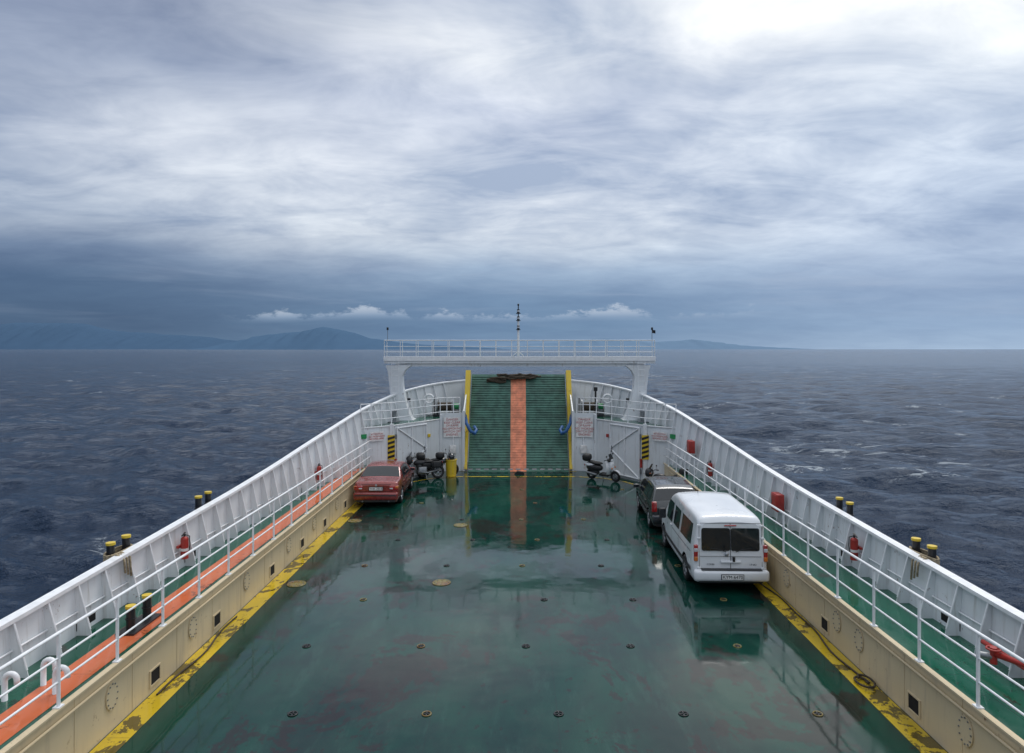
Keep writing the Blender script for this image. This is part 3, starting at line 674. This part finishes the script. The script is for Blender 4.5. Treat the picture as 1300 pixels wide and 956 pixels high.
class Body:
    def __init__(s,L,W,top,belt,tum,rc,wh,rarch,endr=0.16,endw=0.10,zb=0.22,crown=0.03,lean=0.0,lift=0.0):
        s.L=L;s.W=W;s.belt=belt;s.tum=tum;s.rc=rc;s.wh=wh;s.ra=rarch;s.endr=endr;s.endw=endw;s.zb0=zb;s.crown=crown;s.lean=lean
        yy=np.linspace(0,L,400); zz=np.interp(yy,[a for a,b in top],[b for a,b in top]); n=13
        q=np.pad(zz,(n,n),'reflect',reflect_type='odd'); s.yy=yy; s.zz=np.convolve(q,np.ones(n)/n,'same')[n:-n]
    def zt(s,y): return float(np.interp(y,s.yy,s.zz))
    def w(s,y):
        e=min(y,s.L-y); w=s.W*(1-0.03*((y-s.L*.48)/(s.L*.5))**2)
        er=s.endr*(1 if y<s.L/2 else 2.6); ew=s.endw*(1 if y<s.L/2 else 1.8)
        if e<er: w-=ew*(1-math.sqrt(max(0,1-((er-e)/er)**2)))
        return w
    def hw(s,y,z):
        x=s.w(y)-s.tum*max(0,z-s.belt); x-=0.05*max(0,(0.42-z)/0.2)**2
        x-=0.03*((z-0.62)/0.4)**2 if z<s.belt else 0.03*((s.belt-0.62)/0.4)**2
        return x
    def zb(s,y):
        z=s.zb0
        for w_ in s.wh:
            dd=abs(y-w_)
            if dd<s.ra: z=max(z,s.rw+math.sqrt(s.ra**2-dd**2))
        return z
    def yo(s,y,z): return y+s.lean*max(0,z-0.9)*max(0,1-y/0.8)
    def build(s,mb,k,rw):
        s.rw=rw
        ys=set(np.round(np.linspace(0,s.L,70),4))|set(np.round(np.linspace(0,s.endr,8),4))|set(np.round(s.L-np.linspace(0,0.4,10),4))
        for w_ in s.wh: ys|=set(np.round(np.linspace(w_-s.ra,w_+s.ra,23),4)); ys|={round(w_-s.ra-0.001,4),round(w_+s.ra+0.001,4)}
        ys=sorted(ys); rows=[]
        for y in ys:
            t_=s.zt(y); b=s.zb(y); r=min(s.rc,(t_-b)*0.4); half=[]
            for q in np.linspace(0,1,15): z=b+(t_-r-b)*q; half.append((s.hw(y,z),z))
            xe=half[-1][0]
            for a in np.linspace(0,math.pi/2,7)[1:]: half.append((xe-r+r*math.cos(a),t_-r+r*math.sin(a)))
            xt=xe-r
            for q in (0.75,0.5,0.25,0): half.append((xt*q,t_+s.crown*(1-q*q)))
            row=[(x_,s.yo(y,z_),z_) for x_,z_ in half]+[(-x_,s.yo(y,z_),z_) for x_,z_ in half[-2::-1]]
            rows.append(row)
        mb.grid(rows,k)
        mb.add(rows[0],[list(range(len(rows[0])))],k); mb.add(rows[-1],[list(range(len(rows[0])))],k)
        mb.grid([[r[0],r[-1]] for r in rows],'dark',False)  # underside and wheel tunnels coloured near-black to paint their shade
    def side(s,mb,k,y0,y1,z0,z1f,o=0.006,ny=10,nz=6,sides=(-1,1),sl0=0,sl1=0):
        for sd in sides:
            G=[]
            for u in np.linspace(0,1,ny):
                row=[]
                for v in np.linspace(0,1,nz):
                    y=y0+(y1-y0)*u+(sl0*(1-u)+sl1*u)*v; zt=z1f(y) if callable(z1f) else z1f; z=z0+(zt-z0)*v
                    row.append((sd*(s.hw(y,z)+o),s.yo(y,z),z))
                G.append(row)
            mb.grid(G,k)
    def topp(s,mb,k,y0,y1,m0,m1,o=0.006,ny=12,nx=9):
        G=[]
        for u in np.linspace(0,1,ny):
            y=y0+(y1-y0)*u; t_=s.zt(y); r=min(s.rc,0.3); xt=s.hw(y,t_-r)-r; m=m0+(m1-m0)*u
            G.append([(q*(xt+m),s.yo(y,t_),t_+s.crown*(1-min(1,abs(q*(xt+m))/xt)**2)+o) for q in np.linspace(-1,1,nx)])
        mb.grid(G,k)

def make_car(name,loc,rz,paint,top,L,W,hatch=False,platetxt='KZE 4128'):
    e=empty(name,loc,rz)
    wh=(0.95,0.95+2.68 if L>4.3 else 0.75+2.6); rw=0.315
    if L<=4.3: wh=(0.75,3.35)
    B=Body(L,W,top,0.92,0.42,0.09,wh,0.365,crown=0.025)
    mb=MB(); B.build(mb,paint,rw); mb.obj('body',e)
    mb=MB()
    zt=lambda y:min(B.zt(y)-0.085,1.33)
    if not hatch:
        B.topp(mb,'glass',0.84,1.42,0.03,0.01); B.topp(mb,'glass',2.82,3.38,0.02,0.05)
        B.side(mb,'glass',1.22,1.95,0.95,zt,sl0=0.30); B.side(mb,'glass',2.0,2.92,0.95,zt,sl1=-0.02)
    else:
        B.topp(mb,'glass',0.16,0.56,0.03,0.0); B.topp(mb,'glass',2.75,3.3,0.02,0.05)
        B.side(mb,'glass',0.62,1.2,0.95,zt,sl0=0.1); B.side(mb,'glass',1.25,1.95,0.95,zt); B.side(mb,'glass',2.0,2.9,0.95,zt,sl1=-0.02)
    mb.obj('windows',e)
    mb=MB()
    for yy in ((1.12,1.98,3.0) if not hatch else (1.2,1.98,2.95)): B.side(mb,'dark',yy,yy+0.012,0.34,0.92,0.004,2,6)
    B.side(mb,'trim',0.5 if hatch else 0.35,L-0.5,0.53,0.575,0.012,16,2)
    B.side(mb,'trim',0.9,3.0,0.925,0.945,0.008,10,2)
    for sd in (-1,1):
        for yy in (1.3,2.15): mb.rbox((sd*(B.hw(yy,0.82)+0.018),yy,0.82),(0.03,0.18,0.03),paint,0.008)
        mb.rbox((sd*(W+0.10),2.95,0.98),(0.2,0.1,0.13),paint,0.03); mb.box((sd*(W+0.10),2.897,0.98),(0.16,0.004,0.1),'glass')
    mb.rbox((0,-0.035,0.46),(W*1.96,0.22,0.30),paint,0.07); mb.box((0,-0.15,0.50),(W*1.8,0.01,0.045),'trim'); mb.rbox((0,0.0,0.28),(W*1.7,0.16,0.12),'trim',0.03)
    mb.rbox((0,L-0.05,0.42),(W*1.7,0.25,0.34),paint,0.08)
    for sd in (-1,1):
        if hatch: mb.rbox((sd*(W-0.10),0.03,0.86),(0.17,0.12,0.34),'lampr',0.03)
        else:
            mb.rbox((sd*(W-0.19),0.01,0.76),(0.34,0.08,0.17),'lampr',0.03); mb.rbox((sd*(W-0.08),0.04,0.79),(0.13,0.14,0.10),'lampa',0.02)
            mb.rbox((sd*(W-0.28),-0.03,0.745),(0.13,0.03,0.05),'lampw',0.01)
        mb.tube((sd*0.5,-0.05,0.27),(sd*0.5,-0.12,0.27),0.03,'steel',10)
        mb.rbox((sd*(W-0.22),L-0.14,0.66),(0.34,0.14,0.14),'lampw',0.04)
    mb.box((0,-0.012,0.62),(W*1.45,0.008,0.012),'dark')
    if not hatch: mb.box((0,-0.004,0.9),(W*1.3,0.006,0.012),'dark')
    mb.rbox((0,-0.02,0.74),(0.56,0.03,0.15),'trim',0.01); mb.box((0,-0.04,0.735),(0.50,0.012,0.11),'plate')
    mb.ell((0,-0.02,0.86),(0.04,0.012,0.04),'alloy')
    mb.obj('lights_and_trim',e); text('plate_lettering',platetxt,(0,-0.048,0.735),0.11,'blackp',e)
    mb=MB()
    for sd in (-1,1):
        for yy in wh: wheel(mb,sd*(W-0.12),yy,rw,0.2,sd)
    mb.obj('wheels',e); return e
sedan=[(0,0.84),(0.04,0.93),(0.12,0.975),(0.80,1.015),(1.42,1.345),(1.6,1.385),(2.1,1.405),(2.5,1.39),(2.82,1.31),(3.40,0.97),(3.6,0.93),(4.15,0.82),(4.38,0.70),(4.47,0.56)]
make_car('parked_car',(-5.46,26.2,0),math.radians(0.5),'carred',sedan,4.47,0.87,False,'YHK 2914')
hat=[(0,0.82),(0.05,0.93),(0.14,1.02),(0.58,1.36),(0.8,1.42),(1.6,1.455),(2.3,1.43),(2.7,1.36),(3.3,0.99),(3.5,0.95),(3.95,0.82),(4.12,0.70),(4.2,0.55)]
make_car('parked_car',(5.28,22.6,0),math.radians(-2.0),'cardark',hat,4.2,0.87,True,'IKE 7305')

def make_van(loc,rz):
    e=empty('van',loc,rz); L=4.75; W=0.955
    top=[(0,1.72),(0.04,1.80),(0.15,1.865),(0.5,1.89),(2.6,1.905),(3.0,1.88),(3.35,1.76),(3.95,1.24),(4.12,1.15),(4.5,1.0),(4.68,0.84),(4.75,0.62)]
    B=Body(L,W,top,1.02,0.15,0.17,(0.95,4.0),0.39,endr=0.16,endw=0.10,zb=0.26,crown=0.035,lean=0.07)
    mb=MB(); B.build(mb,'vanw',0.33); mb.obj('body',e)
    mb=MB()
    def rear(k,x0,x1,z0,z1,o,r=0.04,mbb=None):
        m_=mbb or mb; pts=[]
        for cx,cz,a0 in ((x1-r,z1-r,0),(x0+r,z1-r,90),(x0+r,z0+r,180),(x1-r,z0+r,270)):
            for a in (0,30,60,90): pts.append((cx+r*math.cos(math.radians(a0+a)),cz+r*math.sin(math.radians(a0+a))))
        m_.prism([(x_,B.yo(0,z_)-o,z_) for x_,z_ in pts],(0,-0.006,0),k)
    rear('glass',-0.72,-0.012,1.04,1.60,0.004,0.05); rear('glass',0.012,0.72,1.04,1.60,0.004,0.05)
    B.side(mb,'glass',0.45,1.65,1.08,1.60,ny=12); B.side(mb,'glass',1.85,2.6,1.08,1.60,ny=10)
    B.side(mb,'glass',2.80,3.60,1.04,lambda y:min(1.60,B.zt(y)-0.13),ny=12,sl0=0.0,sl1=-0.02); B.topp(mb,'glass',3.38,3.98,0.04,0.06)
    mb.obj('windows',e)
    mb=MB()
    for x0,x1,z0,z1 in ((-0.005,0.005,0.58,1.72),): rear('dark',x0,x1,z0,z1,0.003,0.001)
    for sd in (-1,1): rear('dark',sd*0.78-0.004,sd*0.78+0.004,0.58,1.70,0.003,0.001)
    rear('dark',-0.76,0.76,0.896,0.904,0.003,0.001); rear('dark',-0.76,0.76,1.715,1.723,0.003,0.001)
    for yy in (1.75,2.72,3.7): B.side(mb,'dark',yy,yy+0.012,0.36,1.70 if yy<3.5 else 1.02,0.004,2,8)
    B.side(mb,'dark',0.35,2.7,0.92,0.935,0.006,12,2); B.side(mb,'trim',0.3,4.4,0.45,0.56,0.014,16,2)
    for sd in (-1,1):
        mb.rbox((sd*0.865,0.015,0.98),(0.10,0.09,0.42),'lampr',0.03); mb.rbox((sd*0.865,0.009,0.84),(0.095,0.09,0.12),'lampa',0.02); mb.rbox((sd*0.865,0.009,1.06),(0.095,0.09,0.10),'lampw',0.02)
        for zz in (0.62,1.35,1.66): mb.rbox((sd*0.79,B.yo(0,zz)-0.015,zz),(0.09,0.03,0.05),'vanw',0.01)
        mb.rbox((sd*1.08,3.45,1.16),(0.2,0.12,0.3),'trim',0.04); mb.box((sd*1.08,3.386,1.16),(0.15,0.004,0.24),'glass')
        mb.rbox((sd*(B.hw(2.8,0.98)+0.02),2.84,0.98),(0.03,0.16,0.04),'vanw',0.01)
        mb.rbox((sd*0.70,4.6,0.84),(0.34,0.2,0.26),'lampw',0.06)
    mb.rbox((0,-0.05,0.45),(1.86,0.24,0.28),'vanw',0.08); mb.rbox((0,-0.07,0.597),(1.5,0.15,0.02),'trim',0.008); mb.rbox((0,0.02,0.30),(1.6,0.2,0.10),'trim',0.03)
    mb.box((0,-0.18,0.44),(0.56,0.014,0.14),'trim'); mb.box((0,-0.192,0.44),(0.52,0.012,0.11),'plate'); mb.rbox((0.0,-0.02,0.77),(0.5,0.04,0.06),'vanw',0.015); mb.rbox((0.07,-0.03,0.84),(0.06,0.05,0.12),'blackp',0.01)
    mb.ell((-0.1,-0.012,0.95),(0.05,0.012,0.05),'alloy'); mb.rbox((0,B.yo(0,1.67)-0.02,1.665),(0.30,0.03,0.03),'lampr',0.01)
    mb.path([(0.12,-0.03,1.02),(0.3,-0.0,1.08),(0.55,0.0,1.10)],0.008,'blackp'); mb.path([(-0.12,-0.03,1.02),(-0.3,-0.0,1.08),(-0.55,0.0,1.10)],0.008,'blackp')
    mb.box((0,4.68,0.5),(1.5,0.2,0.3),'trim'); mb.path([(-0.2,2.7,1.93),(-0.22,2.5,2.18)],0.006,'blackp')
    mb.obj('lights_and_trim',e)
    text('plate_lettering','KYM 6470',(0,-0.20,0.44),0.115,'blackp',e); text('badge_lettering','1.9 dCi',(0.55,-0.006,0.70),0.06,'trim',e); text('badge_lettering','COMBI',(-0.5,-0.006,0.70),0.06,'trim',e)
    mb=MB()
    for sd in (-1,1):
        for yy in (0.95,4.0): wheel(mb,sd*0.83,yy,0.33,0.22,sd,'steel')
    mb.obj('wheels',e)
make_van((5.32,17.1,0),math.radians(-1.8))

def spokewheel(mb,y,r,tw,rim='alloy'):
    mb.torus((0,y,r),r-tw*0.55,tw*0.55,'black','x',30,8); mb.torus((0,y,r),r-tw*1.15,0.014,rim,'x',26,6)
    for i in range(5):
        a=2*math.pi*i/5+.3; mb.tube((0,y,r),(0,y+(r-tw*1.1)*math.cos(a),r+(r-tw*1.1)*math.sin(a)),0.014,rim,6)
    mb.tube((-0.06,y,r),(0.06,y,r),0.045,rim,12); mb.torus((0.05,y,r),r*0.42,0.012,'steel','x',20,4)
def motorcycle(loc,rz,tank,lean=0.16):
    e=empty('motorcycle',loc,rz); e.rotation_euler=(0,lean,rz); mb=MB()
    spokewheel(mb,-0.72,0.32,0.11); spokewheel(mb,0.72,0.31,0.10)
    mb.ell((0,0.14,0.78),(0.16,0.30,0.15),tank); mb.rbox((0,0.02,0.42),(0.30,0.42,0.34),'steel',0.06); mb.tube((0,0.1,0.5),(0,0.2,0.7),0.14,'trim',14)
    mb.ell((0,-0.32,0.80),(0.15,0.32,0.075),'black'); mb.ell((0,-0.62,0.86),(0.12,0.22,0.09),'black'); mb.ell((0,-0.70,0.72),(0.12,0.24,0.10),tank)
    for sd in (-1,1):
        mb.tube((sd*0.10,0.72,0.31),(sd*0.10,0.46,0.98),0.026,'alloy',8); mb.path([(sd*0.10,-0.72,0.34),(sd*0.12,-0.2,0.40)],0.028,'blackp'); mb.tube((sd*0.12,-0.6,0.42),(sd*0.13,-0.42,0.76),0.03,'steel')
        mb.path([(0,0.44,1.0),(sd*0.16,0.44,1.06),(sd*0.34,0.36,1.05)],0.014,'blackp'); mb.tube((sd*0.26,0.39,1.055),(sd*0.38,0.34,1.05),0.022,'black'); mb.path([(sd*0.24,0.4,1.06),(sd*0.3,0.42,1.2)],0.007,'blackp'); mb.ell((sd*0.31,0.42,1.23),(0.06,0.02,0.04),'blackp')
        mb.tube((sd*0.12,0.5,0.9),(sd*0.24,0.5,0.9),0.018,'lampa'); mb.path([(sd*0.16,0.25,0.35),(sd*0.17,-0.2,0.3),(sd*0.17,-0.8,0.42)],0.04,'steel',10)
        mb.rbox((sd*0.27,-0.62,0.66),(0.18,0.40,0.30),'black',0.06)
    mb.ell((0,0.62,0.92),(0.19,0.16,0.20),tank,p=0.8); mb.ell((0,0.74,0.90),(0.10,0.06,0.09),'lampw'); mb.prism([(-0.14,0.62,1.05),(0.14,0.62,1.05),(0.10,0.50,1.30),(-0.10,0.50,1.30)],(0,0.006,0),'glass')
    G=[[(sx*0.06,0.72+0.35*math.cos(a),0.31+0.35*math.sin(a)) for sx in (-1,0,1)] for a in np.linspace(0.5,2.5,12)]; mb.grid(G,tank)
    mb.ell((0,-0.86,1.06),(0.23,0.20,0.16),'black',p=0.6); mb.rbox((0,-0.95,0.76),(0.16,0.05,0.07),'lampr',0.02); mb.box((0,-1.0,0.6),(0.18,0.01,0.14),'plate',(0.3,0,0))
    mb.tube((-0.12,-0.1,0.3),(-0.3,-0.12,0.0),0.016,'steel'); mb.obj('frame_and_fairing',e)
def scooter(loc,rz):
    e=empty('motor_scooter',loc,rz); e.rotation_euler=(0,0.14,rz); mb=MB()
    spokewheel(mb,-0.62,0.26,0.12); spokewheel(mb,0.66,0.26,0.11)
    G=[]
    for q in np.linspace(0,1,9):
        zz=0.34+0.66*q; yb=0.40+0.10*math.sin(q*3.1)-0.02*q; wd=0.12+0.13*math.sin(0.3+q*2.5)
        G.append([(wd*u,yb-0.12*u*u*1.2+0.02,zz) for u in np.linspace(-1,1,9)])
    mb.grid(G,'scw'); mb.ell((0,0.50,0.72),(0.17,0.12,0.28),'scw'); mb.rbox((0,0.12,0.30),(0.34,0.48,0.10),'black',0.03)
    mb.ell((0,-0.42,0.58),(0.19,0.44,0.17),'blackp',p=0.85); mb.ell((0,-0.62,0.70),(0.15,0.34,0.10),'scw'); mb.ell((0,-0.30,0.80),(0.15,0.34,0.07),'black'); mb.ell((0,-0.55,0.83),(0.13,0.2,0.07),'black')
    mb.rbox((0,-0.42,0.36),(0.24,0.4,0.2),'trim',0.06); mb.tube((0.14,-0.25,0.28),(0.16,-0.78,0.36),0.055,'steel',12)
    G=[[(sx*0.075,0.66+0.30*math.cos(a),0.26+0.30*math.sin(a)) for sx in (-1,0,1)] for a in np.linspace(0.4,2.6,12)]; mb.grid(G,'scw')
    mb.tube((0,0.66,0.26),(0,0.42,0.98),0.035,'steel'); mb.ell((0,0.44,1.02),(0.19,0.11,0.09),'blackp'); mb.ell((0,0.53,1.0),(0.10,0.05,0.06),'lampw')
    for sd in (-1,1):
        mb.tube((sd*0.15,0.42,1.04),(sd*0.34,0.34,1.06),0.02,'black'); mb.path([(sd*0.2,0.42,1.06),(sd*0.27,0.44,1.2)],0.007,'blackp'); mb.ell((sd*0.28,0.44,1.24),(0.06,0.02,0.045),'blackp'); mb.ell((sd*0.14,0.60,0.66),(0.05,0.03,0.04),'lampa')
    mb.prism([(-0.16,0.52,1.06),(0.16,0.52,1.06),(0.12,0.44,1.30),(-0.12,0.44,1.30)],(0,0.005,0),'glass')
    mb.rbox((0,-0.80,0.86),(0.2,0.2,0.02),'steel',0.005); mb.ell((0,-0.80,1.03),(0.21,0.20,0.16),'black',p=0.6); mb.rbox((0,-0.93,0.66),(0.14,0.06,0.08),'lampr',0.02); mb.box((0,-0.98,0.5),(0.16,0.01,0.13),'plate',(0.3,0,0))
    mb.tube((-0.1,-0.1,0.28),(-0.22,-0.12,0.0),0.015,'steel'); mb.obj('frame_and_bodywork',e)
motorcycle((-4.45,31.9,0),math.radians(112),'blackp'); motorcycle((-3.85,32.6,0),math.radians(-70),'cardark')
scooter((3.95,31.7,0),math.radians(-128))
motorcycle((5.95,28.2,0),math.radians(60),'blackp')
e=empty('waste_bin',(-3.22,32.7,0)); mb=MB(); mb.tube((0,0,0.02),(0,0,0.8),0.24,'yellowb',20,0.27); mb.torus((0,0,0.8),0.27,0.025,'yellowb','z'); mb.tube((0,0,0.8),(0,0,0.82),0.25,'black',20); mb.obj('drum',e)
e=empty('wheel_chock',(0.05,33.1,0)); mb=MB(); mb.prism([(-0.25,0,0),(0.25,0,0),(0.2,0,0.12),(-0.1,0,0.16)],(0,0.25,0),'black'); mb.obj('wedge',e)
for s_ in (-1,1):
    e=empty('mooring_rope'); mb=MB(); pts=[]
    for q in np.linspace(0,1,110):
        D=(12.0 if s_<0 else 12.4)+q*(3.5 if s_<0 else 6.0); pts.append((s_*(6.36+0.06*math.sin(D*1.3)+0.03*math.sin(D*3.1)),D,0.025))
    mb.path(pts,0.018,'rope')
    if s_>0:
        mb.path([(6.25+0.13*math.cos(a)+0.01*a,12.4+0.22*math.sin(a),0.03+0.006*a) for a in np.linspace(0,9,50)],0.02,'rope')
    mb.obj('rope',e)
